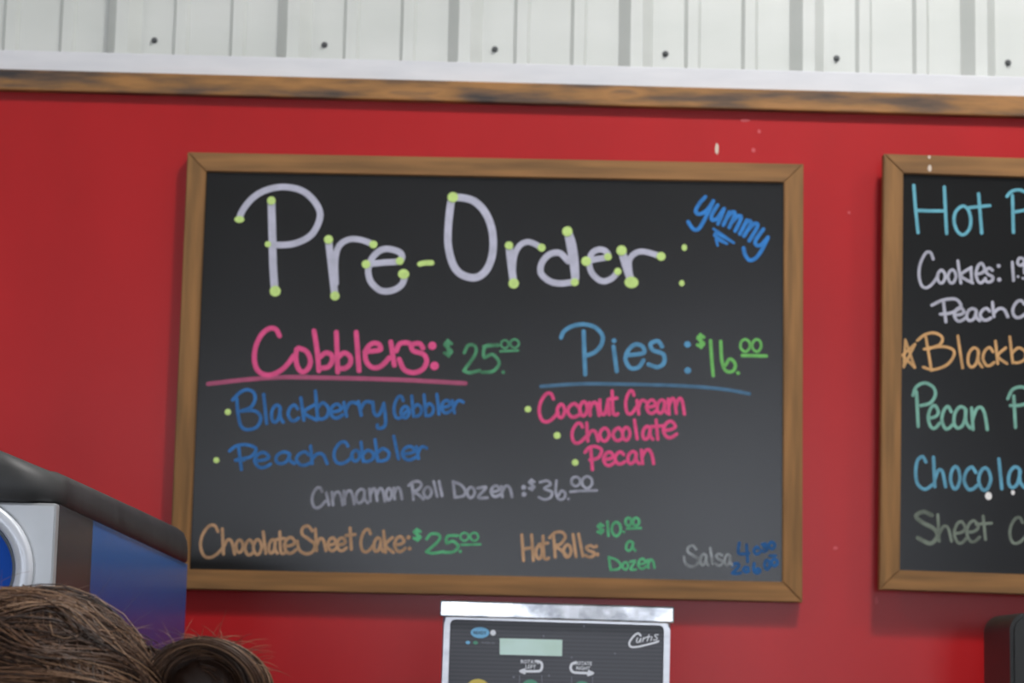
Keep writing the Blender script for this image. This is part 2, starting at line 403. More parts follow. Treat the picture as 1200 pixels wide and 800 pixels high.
# --- board 1: title
TITLE = [
 ([(318, 235), (319, 270), (320, 310), (322, 341)], 9.2),
 ([(280.5, 257), (284, 247), (295, 233), (311, 223), (332, 219), (353, 223), (367, 234), (375, 249), (372, 264), (362.7, 277), (346, 285), (330, 287), (315, 286)], 7.8),
 ([(385, 280.5), (388.5, 312), (392.5, 346.5)], 8.6), ([(393.5, 332), (393, 305), (397.5, 288), (409, 280.5), (423, 281), (437, 286)], 7.2),
 ([(429, 309.5), (450, 307.5), (468.5, 305.7), (470, 297), (458, 292), (446.5, 293), (436, 302.6), (431.5, 316.5), (435, 330.5), (446.5, 340.5), (460.5, 340), (471, 333), (475, 322)], 7.6),
 ([(530.7, 231), (528, 240), (525.3, 266.7), (525.3, 288), (530.7, 309.3), (540, 321), (554.7, 325.3), (566.7, 320), (574.7, 306.7), (578, 288), (576, 266.7), (568, 248), (556, 236), (542.7, 231.8), (532, 231.5)], 9.0),
 ([(596.5, 287.5), (599, 310), (602, 332)], 8.8), ([(601, 318), (602.7, 300), (609.3, 287.5), (620, 283.4), (634.7, 290)], 7),
 ([(666, 306), (656, 296.5), (644, 298), (635, 308), (634, 320), (644, 329.3), (657.3, 332), (673.3, 330)], 7.6),
 ([(664.8, 271), (669, 293), (672.5, 314), (674, 330)], 8.6), ([(667, 271), (672, 285), (675, 305), (676, 326)], 6),
 ([(687.2, 306), (698.7, 303.5), (712.5, 300.8), (709.3, 294), (701.3, 292.3), (693.3, 297.3), (690.5, 309.3), (694.7, 321.3), (705.3, 329.3), (716, 326.7), (724, 318.7)], 7.2),
 ([(728.3, 293.3), (734, 312), (740, 330.7)], 9.5), ([(738, 322), (737.5, 305), (745.3, 296.2), (756, 295), (774.7, 300.3)], 7)]
word(p1, S1, 'title', 9, [], 'large white hand-lettered Pre|large white hand-lettered Order', TITLE)
for d in [(280.5, 257, 6, 4.2), (318, 235, 5.2), (314, 286, 3.8), (322.5, 341, 6.6), (385, 280.5, 5.4), (437.5, 286.3, 4.8), (392.5, 346.5, 5.6), (429, 309.5, 5.2), (468.5, 305.7, 4.8), (473, 321, 6.8, 6),
          (530.7, 231, 6.4), (596.5, 287.5, 5), (634.7, 290, 4.8), (602, 332, 6.2), (664.8, 271, 6.2), (673.5, 330.5, 4.8), (687, 306, 5.8), (712.5, 300.8, 4.6), (724, 318, 4.4), (728.3, 293.3, 6.2), (774.7, 300.3, 5.4), (740, 330.7, 8.4, 7), (802, 290, 3.3, 4), (799, 331.7, 3.2, 3.8)]:
    chalkdot(S1, 'lime', p1, d)
k = Ink(S1)
k.stroke([(492, 309.3), (498, 308), (506, 307.8)], 6.4)
k.build(M['lime'], p1, 'lime green hyphen of the title')
# yummy
k = Ink(S1)
for s in [[(826.5, 230.6), (820.3, 237.5), (815.5, 246), (817.5, 250.5), (823.7, 249.5), (830, 244.4), (836, 235.4)], [(836, 235.4), (830, 248.5), (823, 262), (817.5, 269), (812, 267.8), (806.5, 260)],
          [(841, 240.3), (834.2, 251.6), (834.5, 257.5), (840.2, 256), (848.5, 244.5)], [(848.5, 244.5), (841.6, 262.3)],
          [(854.6, 248.5), (847.8, 263.6)], [(851, 256), (858, 248.5), (861, 251), (854.6, 266.4)], [(858, 260), (865, 253), (868.4, 255.5), (861.5, 270.5)],
          [(875.3, 258), (867, 274)], [(870, 268), (876, 259), (880, 262), (871.8, 276.7)], [(876, 270), (884, 262), (887.7, 265), (878, 282)],
          [(894.5, 268.5), (885.6, 281.5), (886.3, 287), (891.8, 287), (900, 278)], [(900, 278), (892, 294), (885, 302.8), (878, 304.5), (873, 298), (871.3, 290.5)]]:
    k.stroke(s, 4.6)
k.build(M['yummy'], p1, 'slanting blue word yummy')
k = Ink(S1)
k.stroke([(836, 268), (848, 276), (860, 284.5), (838, 273), (837, 276), (852, 285.5), (839, 280), (841, 287.5)], 3.0, False)
k.build(M['yummy'], p1, 'scribbled blue underline below yummy')
word(p1, S1, 'pink', 5.9, [], 'pink heading Cobblers', [
 [(327.5, 393.3), (323.3, 385.8), (315.8, 384.7), (306.7, 391.7), (300, 405), (298, 420), (300.8, 431.7), (307.5, 438), (318.3, 439), (330, 433.3), (338.3, 425), (344.2, 416.7)],
 [(347.5, 409.2), (346.7, 420), (349.2, 430.8), (355, 435.8), (361.7, 430.8), (363.8, 421.7), (359.2, 411.7), (350, 407.5)],
 [(368, 387.5), (371.5, 410), (373.7, 434.2)], [(375, 418.3), (381.7, 413.3), (388.3, 415.8), (389.2, 423.3), (384.2, 430), (375, 431)],
 [(394.2, 389.2), (395.8, 435.8)], [(396.7, 418.3), (403.3, 413.3), (410, 417.5), (410.8, 425), (405, 431), (396.7, 431.7)],
 [(417.5, 389.2), (420.8, 434.2)],
 [(427.5, 412), (438, 411), (445.9, 409.4), (444, 403.3), (436.3, 402.4), (429.3, 409.4), (428.4, 420.8), (434.5, 429.5), (443.3, 430.4), (451, 425), (455.9, 419)],
 [(458, 400.6), (462, 427.8)], [(464.3, 411), (468.6, 402.8), (477.4, 401.5), (481.8, 404)],
 [(495.8, 407.6), (491.4, 402.4), (482.6, 404), (484.4, 411), (495.8, 414.6), (500, 422.5), (495.8, 432), (485.3, 436.5), (473.9, 433), (467.8, 420.8)]],
 [(506.6, 405, 5), (509.2, 428.6, 5.2)])
word(p1, S1, 'pink_line', 5.2, [], 'thin pink rule under the heading Cobblers', [[(244, 449.7), (288, 444.7), (330, 441.9), (380, 442.5), (430, 443.6), (480, 445.4), (545.5, 449)]])
word(p1, S1, 'green', 4.6, [('$', 520.5, 399, 530, 417), ('2', 543, 404, 562, 436.5), ('5', 565, 404, 585, 436)], 'green chalk price 25.00 beside Cobblers', [([(567, 406), (576, 404.8), (583, 404)], 4), ([(586.5, 411.5), (607, 410.5)], 3.2)], [(589.7, 436, 2.3)])
word(p1, S1, 'green', 3.2, [('0', 587, 398.5, 596, 408), ('0', 598, 397.5, 608, 407.5)], 'small raised green zeros of the price')
word(p1, S1, 'pie', 5.0, [], 'pale blue heading Pies', [
 [(657.5, 395.4), (661, 388), (670.7, 382), (684, 380), (697.3, 383.3), (706, 393), (704.6, 403.8), (697.3, 412.3), (687.7, 416.4)], [(684, 388), (685.7, 438.5)], [(719, 406), (722.7, 434.8)],
 [(736, 416), (754, 413.5), (753, 406), (744.5, 403.4), (736.5, 410), (733, 420.7), (738.4, 430.8), (748, 430.4), (754, 422)],
 [(775.9, 406), (771, 399.5), (762.6, 402.6), (765, 410), (777, 414.7), (778.3, 424.4), (771, 430), (760, 426.8)]],
 [(719.6, 399, 3), (805.6, 403.4, 4), (806, 434, 4)])
word(p1, S1, 'pie_line', 4.8, [], 'pale blue rule under the heading Pies', [[(634, 452.6), (680.4, 449.7), (728.7, 450), (801, 452), (849.6, 456.2), (878, 461.3)]])
word(p1, S1, 'green16', 4.5, [('$', 817, 392, 825.5, 407)], 'light green price 16.00 beside Pies', [[(832.7, 399), (834, 420), (835.8, 440)], [(844.7, 400), (846, 423), (850.8, 434.5), (859, 434.5), (861.7, 426.8), (855.6, 420.5), (850, 428)], ([(870, 416.4), (898, 417)], 4.2)], [(864.8, 437, 2.4)])
word(p1, S1, 'green16', 3.6, [('0', 867.5, 397.5, 879, 412), ('0', 881.5, 397.5, 892, 412)], 'raised light green zeros of the price 16.00')
word(p1, S1, 'blue', 4.6, [('l', 309, 462, 312.5, 496), ('a', 318, 474.5, 332, 494.5), ('c', 337.5, 474, 350, 493), ('k', 352.5, 466, 371, 492), ('b', 369.6, 458, 385, 491), ('e', 387, 473.5, 401.5, 489.5), ('r', 403, 471, 419, 487.5), ('r', 420, 470, 437, 486.5), ('y', 437, 471, 452, 501.5)],
     'blue chalk line Blackberry', [[(272.6, 468.4), (281, 460), (289.6, 456.4), (297.4, 460), (298.8, 468.4), (293.8, 477), (282.5, 481.5)], [(283, 481.5), (296.7, 481), (304.4, 485.8), (305, 493.9), (299.5, 501), (289.6, 503.3), (282.5, 499), (279, 485), (277.5, 467)]])
word(p1, S1, 'blue', 4.4, [('C', 461.5, 464, 476, 490), ('o', 470, 476, 481, 489.5), ('b', 482.5, 464, 494, 487.5), ('b', 497, 462.5, 508, 487), ('l', 512, 462, 514.5, 485), ('e', 517, 469, 529, 483.5), ('r', 530, 469, 543, 483.5)], 'blue chalk word Cobbler after Blackberry')
word(p1, S1, 'blue', 4.4, [('P', 269, 521, 300, 550), ('e', 298, 530, 317, 547.5), ('a', 323, 529.5, 345, 543), ('c', 347, 529, 364, 545), ('h', 364, 522.5, 383.5, 543)], 'blue chalk line Peach', [[(276, 539), (286, 538.5)]])
word(p1, S1, 'blue', 4.4, [('C', 391, 517.5, 413, 543), ('o', 412, 527.5, 423, 540), ('b', 423, 518, 438, 540.5), ('b', 439.6, 515, 456, 540), ('l', 461.5, 511, 467, 537.5), ('e', 471, 523, 488, 538.5), ('r', 488, 523, 500, 537)], 'blue chalk word Cobbler after Peach')
word(p1, S1, 'pink2', 4.7, [('C', 631.5, 460.5, 654, 494), ('o', 653, 473.5, 663, 489), ('c', 665, 472.5, 679, 488.5), ('o', 679.5, 470.5, 689.5, 487), ('n', 690.5, 471, 702, 486.5), ('u', 703, 468.5, 714, 485.5), ('T', 713, 458, 724, 486)], 'pink chalk word Coconut')
word(p1, S1, 'pink2', 4.5, [('C', 733, 457.5, 746, 485), ('r', 746.5, 468.5, 757, 485), ('e', 757.5, 468.5, 769.5, 484), ('a', 770, 468.5, 782, 484), ('m', 783, 466.5, 802, 485)], 'pink chalk word Cream')
word(p1, S1, 'pink2', 4.5, [('C', 670, 495.5, 686.5, 519), ('h', 687.5, 495.5, 701, 516.5), ('o', 703, 501.5, 715.5, 516.5), ('c', 718, 501, 729.5, 516), ('o', 729.5, 500.5, 739.5, 515.5), ('l', 743.5, 492, 746.7, 514), ('a', 753, 499.5, 765, 514.5), ('t', 763, 492, 776, 514.5), ('e', 777, 493.5, 793, 512.5)], 'pink chalk word Chocolate')
word(p1, S1, 'pink2', 4.5, [('P', 685.5, 523, 705, 550), ('e', 707, 529.5, 720, 545), ('c', 720.5, 529, 732, 543.5), ('a', 735.5, 529, 749, 543), ('n', 751.5, 526.5, 766, 543)], 'pink chalk word Pecan')
for d in [(267, 482.6, 3.8), (253.5, 539, 3.6), (618.7, 479.3, 3.9), (652.8, 510, 4.2), (674, 541.7, 4)]: chalkdot(S1, 'lime', p1, d)
word(p1, S1, 'white1', 4.0, [('C', 365.5, 571, 381, 595), ('i', 382.5, 577.5, 385.5, 591.5), ('n', 389, 576, 401.5, 591.5), ('n', 403, 574.5, 415, 590.5), ('a', 417, 573, 431, 589), ('m', 433, 572, 451, 587), ('o', 452.5, 572, 460, 585.5), ('n', 461.5, 571, 471, 584.5)], 'white chalk word Cinnamon')
word(p1, S1, 'white1', 4.0, [('R', 479, 564, 496, 585), ('o', 496.5, 570.5, 507, 583), ('l', 508.3, 564, 512.3, 581.5), ('l', 514.5, 564, 518, 581)], 'white chalk word Roll')
word(p1, S1, 'white1', 4.0, [('D', 531, 564, 545.5, 582.5), ('o', 547.5, 570.5, 557.5, 583), ('z', 559.5, 571, 573, 583), ('e', 575, 569, 586.5, 581.5), ('n', 587.5, 569, 600, 582)], 'white chalk word Dozen with a colon', (), [(613.7, 571, 3), (613.9, 579, 3)])
word(p1, S1, 'white1', 3.6, [('$', 619.5, 562, 627, 574), ('3', 631.5, 563, 647.5, 585), ('6', 651, 563, 663, 584.5), ('0', 669.5, 558.5, 680, 569.5), ('0', 682, 558, 694, 572)], 'white chalk price 36.00', [[(668.5, 576), (682, 575), (699.5, 574.5)]], [(666, 584.5, 1.8)])
word(p1, S1, 'orange', 4.2, [('C', 234.5, 615, 262, 653), ('h', 260.5, 619.5, 275, 649), ('o', 276.5, 632.5, 286, 647), ('c', 287, 632, 297, 650), ('o', 297, 632, 308, 649.5), ('l', 308.5, 623, 311.5, 648), ('a', 315, 632, 325, 648), ('T', 324, 623, 334, 648.5), ('e', 333, 629.5, 347, 648)], 'orange chalk word Chocolate')
word(p1, S1, 'orange', 4.2, [('S', 348.5, 616, 369, 648.5), ('h', 369.7, 620, 382, 645), ('e', 384, 630, 394.5, 645), ('e', 394.5, 630, 406, 645), ('t', 405.5, 618.5, 416, 643.5)], 'orange chalk word Sheet')
word(p1, S1, 'orange', 4.2, [('C', 422.5, 620, 438, 646.5), ('a', 438, 630, 449, 646), ('k', 449.5, 622, 461, 647), ('e', 462, 628.5, 475, 646)], 'orange chalk word Cake with a colon', (), [(478.7, 629.5, 2.6), (480, 642.5, 2.4)])
word(p1, S1, 'green3', 3.9, [('$', 484.5, 620, 493.5, 633), ('2', 499, 625, 520, 648), ('5', 521.5, 627, 537, 647)], 'green chalk price 25.00 beside Sheet Cake', (), [(539.5, 646, 1.9)])
word(p1, S1, 'green3', 2.9, [('0', 539.5, 624, 549, 633.5), ('0', 551, 624, 560.5, 633.5)], 'raised green zeros and rule of that price', [[(541, 638.2), (563, 637.6)]])
word(p1, S1, 'orange', 4.1, [('H', 611.5, 626.5, 625, 656.5), ('o', 628, 639, 636.5, 654.5), ('T', 632, 628, 643, 655)], 'orange chalk word Hot')
word(p1, S1, 'orange', 4.1, [('R', 644, 623.5, 665, 652.5), ('o', 660.5, 638, 670.5, 652.5), ('l', 671.5, 626, 675, 652), ('l', 678, 625.5, 683, 651.5), ('s', 686, 639, 697, 652.5)], 'orange chalk word Rolls with a colon', (), [(698.7, 640, 2.2), (700, 649.5, 2.4)])
word(p1, S1, 'green3', 3.6, [('$', 700, 613.5, 707.5, 625), ('1', 711.8, 611, 713, 627.5), ('0', 717, 611.5, 727.5, 628), ('0', 733, 606.5, 740, 616), ('0', 741.5, 606.5, 749, 616)], 'green chalk price 10.00', [([(735, 619.2), (751, 618.5)], 3)], [(731, 623, 1.5)])
word(p1, S1, 'green3', 3.4, [('a', 733.5, 634, 744.5, 645)], 'green chalk letter a under the price')
word(p1, S1, 'green3', 3.3, [('D', 713.5, 652.5, 727.5, 667.5), ('o', 729.5, 658.5, 737, 667), ('z', 738.5, 657.5, 746, 667), ('e', 747.5, 654.5, 757.5, 666), ('n', 759, 655.5, 767, 665)], 'green chalk word Dozen')
word(p1, S1, 'dimwhite', 3.4, [('S', 801.5, 639, 818.5, 663.5), ('a', 820.5, 649, 830, 662), ('l', 832.3, 642, 835, 661), ('s', 838.5, 648.5, 847, 662.5), ('a', 849, 649.5, 858, 662)], 'faint white chalk word Salsa')
word(p1, S1, 'smudge', 4.2, [('4', 865, 636, 879, 658), ('c', 883.5, 640.5, 890, 649), ('3', 892.5, 637, 899, 646), ('0', 901, 635, 908, 643)], 'smudged blue chalk figures after Salsa, upper row', [([(902, 651), (909, 651)], 3.5)])
word(p1, S1, 'smudge', 4.2, [('2', 858, 660, 868, 672), ('c', 871, 664, 877.5, 670), ('6', 883, 660, 891, 671), ('0', 896, 656, 902, 667), ('0', 904, 655, 911, 663)], 'smudged blue chalk figures, lower row')

# --- board 2
word(p2, S2, 'cyan2', 4.4, [('t', 1136, 227, 1160, 273)], 'pale cyan heading Hot|pale cyan letter P cut by the picture edge', [[(1070.8, 217), (1073, 245), (1075.8, 272.5)], [(1106.6, 219), (1109.3, 273.5)], [(1073.6, 246.4), (1090, 247), (1108, 247)],
 [(1127.7, 241.5), (1120, 248), (1118, 259), (1122, 271), (1129, 275), (1136, 268), (1137.5, 256), (1134, 245), (1127.7, 241.5)],
 [(1180, 230), (1186, 224), (1195, 222.5), (1204, 227), (1207, 236), (1203, 245), (1190, 248)], [(1186.5, 229), (1187.6, 272)]])
word(p2, S2, 'white2', 4.0, [('C', 1076.5, 295, 1099, 337), ('o', 1098.5, 316.5, 1109, 331.5), ('o', 1111, 316, 1121.5, 331.5), ('k', 1122.5, 305.5, 1140, 331.5), ('i', 1137.7, 314, 1138.7, 328.5), ('e', 1143.5, 308.5, 1155, 331), ('s', 1154, 314, 1164, 330.5), ('1', 1186.3, 307, 1187.7, 328.5), ('9', 1192, 302, 1201, 320)], 'white chalk word Cookies|white chalk figures 19', (), [(1170.3, 311.5, 2.4), (1171, 327.5, 2.6), (1193, 324, 1.8), (1199, 326, 1.8)])
word(p2, S2, 'white2', 4.2, [('e', 1118, 360.5, 1131, 376), ('a', 1132.5, 361.5, 1148, 375.5), ('c', 1148.5, 361, 1161, 375), ('h', 1163, 354, 1181, 371), ('C', 1186.5, 352, 1204, 372)], 'white chalk words Peach C', [[(1092, 357.5), (1105, 351.5), (1120, 350.5), (1126, 359), (1116, 366), (1102, 368)], [(1105.7, 354), (1108.5, 377)]])
word(p2, S2, 'orange2', 3.8, [('l', 1122.4, 393.5, 1128, 431), ('a', 1134, 407.5, 1151, 430), ('c', 1151.5, 406.5, 1165, 428.5), ('k', 1166.5, 399.5, 1180, 426), ('b', 1183.3, 394.5, 1202, 425)], 'orange chalk line Blackb with a five-pointed star', [
 ([(1061, 398), (1072, 430.5)], 3), ([(1072, 430.5), (1057.5, 416)], 3), ([(1057.5, 416), (1072.4, 403)], 3), ([(1072.4, 403), (1059, 430)], 3), ([(1059, 430), (1061, 398)], 3),
 [(1075, 399), (1084, 392), (1095, 390), (1104, 395), (1102, 403), (1090, 408), (1083, 409)], [(1086, 408), (1104, 406), (1116, 409), (1118, 416), (1110, 427), (1094, 433), (1082, 430)], [(1085, 395), (1091.6, 434)]])
word(p2, S2, 'mint2', 4.4, [('e', 1087.5, 475, 1101, 501.5), ('c', 1103.5, 475.5, 1116, 502.5), ('a', 1117.5, 476.5, 1137, 501.5), ('n', 1138.5, 476.5, 1157, 503)], 'mint green chalk word Pecan|mint green letter P cut by the picture edge', [
 [(1070, 463), (1074, 453), (1084, 448.6), (1094, 454), (1096, 463), (1090, 472), (1079, 475)], [(1074, 459), (1076, 499.5)], [(1181, 467), (1187, 456), (1198, 453.5), (1208, 459), (1207, 470), (1196, 474.5), (1184, 475)], [(1188, 464), (1190, 500.5)]])
word(p2, S2, 'sky2', 4.5, [('h', 1094, 535.5, 1108, 570), ('o', 1114, 546.5, 1126.5, 572.5), ('c', 1129.5, 546.5, 1145, 573.5), ('o', 1147, 548, 1163, 574), ('l', 1170.5, 537.5, 1174, 572.5), ('a', 1181.5, 547, 1200, 571)], 'sky blue chalk line Chocola', [
 [(1085, 541), (1081, 534.8), (1075, 540), (1073, 554), (1075.5, 567), (1084, 573), (1093, 567.5)]])
word(p2, S2, 'grey2', 4.0, [('h', 1099, 603, 1115, 634), ('e', 1118, 611, 1132.5, 636), ('e', 1132.5, 610, 1148, 634.5), ('t', 1144, 604.5, 1162, 632), ('C', 1183, 606, 1203, 636.5)], 'grey green chalk word Sheet|grey green letter C cut by the picture edge', [
 ([(1092, 603.5), (1082, 599.5), (1073.5, 604.5), (1081, 612), (1094, 619), (1098.5, 628), (1090, 636.5), (1075.5, 630)], 4.8)])
M['white_blob'] = mat('white_blob', (225, 222, 220), .5)
for d in ((1158.4, 581, 4, 4.6), (1187, 577, 2.2, 2.8)):
    k = Ink(S2-.001); k.dot(*d); k.build(M['white_blob'], p2, None, 'paint_speck')
for d in ((1089.5, 197, 2.2, 4.2), (1089, 184, 1.6, 2)):
    k = Ink(Y2-.0003); k.dot(*d); k.build(M['chip'], b2, None, 'paint_drip')

# ------------------------------------------------------------------ counter with brewer and black appliance
CT = .93
ct = empty('counter', (.55, -.4, 0), 'laminate topped counter along the red wall under the boards', 'counter')
link('countertop', box((-.35, -.75, CT-.04), (2.4, -.001, CT), .004), M['counter'], ct)
link('cabinet_body', box((-.33, -.70, .09), (2.38, -.012, CT-.04)), M['white'], ct)
link('toe_kick', box((-.31, -.64, 0), (2.36, -.012, .09)), M['black'], ct)
for i in range(5):
    x = -.33+i*.542
    dr = link('door', box((x+.006, -.72, .12), (x+.536, -.70, CT-.06), .003), M['white'], ct)
    link('handle', box((x+.48, -.745, .55), (x+.492, -.72, .68), .003), M['steel'], dr)

YB = -.50
A = P(519, 703, YB); B = P(787, 711, YB)
bx0, bx1, bz1 = A.x, B.x, (A.z+B.z)/2; sB = (YB-CAM.y)/FPX
br = empty('coffee_brewer', ((bx0+bx1)/2, YB+.2, CT), 'stainless steel coffee brewer with dark striped control panel and small display', 'coffee brewer')
ROLLB = .0075
def rb(me):
    pv = Vector(((bx0+bx1)/2, YB, bz1)); me.transform(Matrix.Translation(pv) @ Matrix.Rotation(ROLLB, 4, 'Y') @ Matrix.Translation(-pv)); return me
fh = 19*sB                                       # the folded lid lip
HB = .33
# stainless body, head, spray-arm underside, rear column, base
link('body', rb(box((bx0+.001, YB, bz1-HB), (bx1-.001, YB+.40, bz1-.004), .004)), M['steel'], br)
# lid whose front lip leans back slightly
l0, l1 = bx0-.0035, bx1+.0035
lip = [Vector(v) for v in [(l0, YB-.011, bz1-fh), (l1, YB-.011, bz1-fh), (l1, YB-.0113, bz1), (l0, YB-.0113, bz1), (l0, YB+.404, bz1-fh), (l1, YB+.404, bz1-fh), (l1, YB+.404, bz1), (l0, YB+.404, bz1)]]
link('lid', rb(hexa(lip, .0025, 3)), M['lidsteel'], br)
link('rear_column', box((bx0+.02, YB+.24, CT+.04), (bx1-.02, YB+.40, bz1-HB+.003), .004), M['steel'], br)
link('base', box((bx0, YB+.0, CT), (bx1, YB+.40, CT+.045), .006), M['steel'], br)
M['drip'] = mat('drip_grid', (50, 50, 52), .4, .8)
link('drip_tray', box((bx0+.03, YB+.02, CT+.043), (bx1-.03, YB+.22, CT+.052), .002), M['drip'], br)
link('brew_basket', prism(rrect((bx0+bx1)/2-.09, bz1-HB-.09, (bx0+bx1)/2+.09, bz1-HB+.002, .03), YB+.03, YB+.22, .004), M['black'], br)
# bezel channel (raised stainless border) and striped overlay
ox0, ox1 = P(527, 760, YB).x, P(778, 760, YB).x; oz1 = P(650, 728.5, YB).z; oz0 = bz1-HB+.02
def ring(outer, inner, y0, y1):
    n = len(outer); vs = [(x, y0, z) for x, z in outer]+[(x, y0, z) for x, z in inner]+[(x, y1, z) for x, z in outer]+[(x, y1, z) for x, z in inner]
    fs = []
    for i in range(n):
        j = (i+1) % n
        fs += [(i, j, n+j, n+i), (2*n+j, 2*n+i, 3*n+i, 3*n+j), (i, 2*n+i, 2*n+j, j), (n+j, 3*n+j, 3*n+i, n+i)]
    return mesh(vs, fs)
link('bezel', rb(ring(rrect(ox0-.009, oz0-.008, ox1+.009, oz1+.002, .012), rrect(ox0, oz0, ox1, oz1-.0005, .008), YB-.005, YB+.001)), M['steel'], br)
def striped():
    m = bpy.data.materials.new('striped_overlay'); m.use_nodes = True; nt = m.node_tree; b = nt.nodes['Principled BSDF']
    g = nt.nodes.new('ShaderNodeNewGeometry'); s = nt.nodes.new('ShaderNodeSeparateXYZ'); nt.links.new(g.outputs['Position'], s.inputs[0])
    a = nt.nodes.new('ShaderNodeMath'); a.operation = 'MULTIPLY'; a.inputs[1].default_value = 2*math.pi/.0058; nt.links.new(s.outputs[2], a.inputs[0])
    c = nt.nodes.new('ShaderNodeMath'); c.operation = 'SINE'; nt.links.new(a.outputs[0], c.inputs[0])
    r = nt.nodes.new('ShaderNodeMapRange'); r.inputs[1].default_value = -.6; r.inputs[2].default_value = .6; nt.links.new(c.outputs[0], r.inputs[0])
    x = nt.nodes.new('ShaderNodeMix'); x.data_type = 'RGBA'; x.inputs[6].default_value = lin((52, 53, 59)); x.inputs[7].default_value = lin((64, 65, 72))
    nt.links.new(r.outputs[0], x.inputs[0]); nt.links.new(x.outputs[2], b.inputs['Base Color']); b.inputs['Roughness'].default_value = .38
    return m
ov = link('control_panel', rb(prism(rrect(ox0, oz0, ox1, oz1, .008), YB-.0015, YB+.001)), striped(), br)
YO = YB-.0018
M['ovblue'] = mat('print_blue', (110, 175, 215), .4); M['ovwhite'] = mat('print_white', (215, 218, 226), .4); M['ovgreen'] = mat('button_green', (70, 140, 112), .4)
M['ovyellow'] = mat('button_yellow', (200, 180, 80), .4); M['ovdark'] = mat('print_dark', (36, 44, 62), .4); M['lcd'] = mat('lcd_glass', (176, 204, 190), .25, col2=(186, 214, 206), nscale=(20, 20, 20)); M['ovdim'] = mat('print_dim', (110, 112, 122), .5)
def ov_ell(name, px, py, rx, ry, m, label, h=.0006):
    c = P(px, py, YO); return link(name, prism(ellipse(c.x, c.z, rx*sB, ry*sB), YO-h, YO+.0004), M[m], ov, label)
def text(s, px, py, hpx, m, label, name='lettering', wpx=None, shear=0, y=None):
    y = YO-.0007 if y is None else y
    cu = bpy.data.curves.new('text', 'FONT'); cu.body = s; cu.size = 1; cu.shear = shear; cu.align_x = 'CENTER'; cu.align_y = 'CENTER'; cu.resolution_u = 2; cu.offset = .02
    to = bpy.data.objects.new('text', cu); C.objects.link(to); bpy.context.view_layer.update()
    me = bpy.data.meshes.new_from_object(to.evaluated_get(bpy.context.evaluated_depsgraph_get())); bpy.data.objects.remove(to)
    xs_ = [v.co.x for v in me.vertices]; ys_ = [v.co.y for v in me.vertices]
    sy = hpx*sB/(max(ys_)-min(ys_)); sx = (wpx*sB/(max(xs_)-min(xs_))) if wpx else sy
    cx, cy = (max(xs_)+min(xs_))/2, (max(ys_)+min(ys_))/2
    c = P(px, py, y)
    for v in me.vertices: v.co = Vector((c.x+(v.co.x-cx)*sx, y, c.z+(v.co.y-cy)*sy-ROLLB*(v.co.x-cx)*sx))
    me.update(); me.materials.clear()
    return link(name, me, M[m], ov, label)
ov_ell('ready_light', 562.5, 741, 10.8, 6.4, 'ovblue', 'pale blue oval reading READY')
text('READY', 562.5, 741, 3.6, 'ovdark', 'dark lettering READY', wpx=15, y=YO-.0009)
ov_ell('indicator', 577.8, 741.2, 3.2, 3.4, 'ovwhite', 'round white indicator', .0015)
ov_ell('indicator', 548.3, 752.6, 2.6, 1.9, 'ovblue', 'tiny blue light')
ov_ell('indicator', 557.3, 752.8, 2.8, 2.0, 'ovgreen', 'tiny green light')
text('POWER ON', 572, 753, 2.6, 'ovdim', 'tiny grey caption', wpx=15)
lc = [P(585.6, 747.6, YO), P(659, 749.4, YO), P(658.6, 768.6, YO), P(585.6, 766.8, YO)]
link('display', mesh([(p.x, YO-.001, p.z) for p in lc]+[(p.x, YO+.0003, p.z) for p in lc], [(0, 1, 2, 3), (7, 6, 5, 4), (0, 4, 5, 1), (1, 5, 6, 2), (2, 6, 7, 3), (3, 7, 4, 0)]), M['lcd'], ov, 'pale green liquid crystal display')
text('ROTATE', 621, 775.2, 4.2, 'ovwhite', 'white lettering ROTATE on the left', wpx=21)
text('LEFT', 622, 781, 4.2, 'ovwhite', 'white lettering LEFT', wpx=12)
text('ROTATE', 683.5, 777, 4.2, 'ovwhite', 'white lettering ROTATE on the right', wpx=20)
text('RIGHT', 683.5, 782.7, 4.2, 'ovwhite', 'white lettering RIGHT', wpx=16)
def ovink(strokes, w_, m, label, name='lettering'):
    k = Ink(YO-.0007)
    for s in strokes:
        if isinstance(s[1], (int, float)): k.stroke(s[0], s[1])
        else: k.stroke(s, w_)
    return k.build(M[m], ov, label, name)
ovink([[(629, 774.3), (634, 776), (635.2, 781), (633, 785.5), (627, 786.3), (613, 786.2)], ([(615, 784), (609.5, 786.2), (615, 788.6)], 2.2)], 3.0, 'ovwhite', 'white curved arrow pointing left', 'arrow')
ovink([[(675, 775.8), (670, 778), (668.8, 783), (671.5, 787), (677, 788), (691, 788.4)], ([(690, 786), (695, 788.6), (689, 791)], 2.2)], 3.0, 'ovwhite', 'white curved arrow pointing right', 'arrow')
for g_ in ([(609, 791), (608.5, 815)], [(635, 791), (634.8, 815)], [(670, 793), (669.5, 815)], [(694.5, 793), (694.3, 815)]): ovink([g_], .8, 'ovdim', None, 'guide_line')
ov_ell('button', 560, 807, 13.5, 11.5, 'ovyellow', 'yellow round button', .001); ov_ell('button', 621.5, 808, 11.5, 11.8, 'ovgreen', 'green round button on the left', .001)
ov_ell('button', 682, 810, 11.5, 12, 'ovgreen', 'green round button on the right', .001)
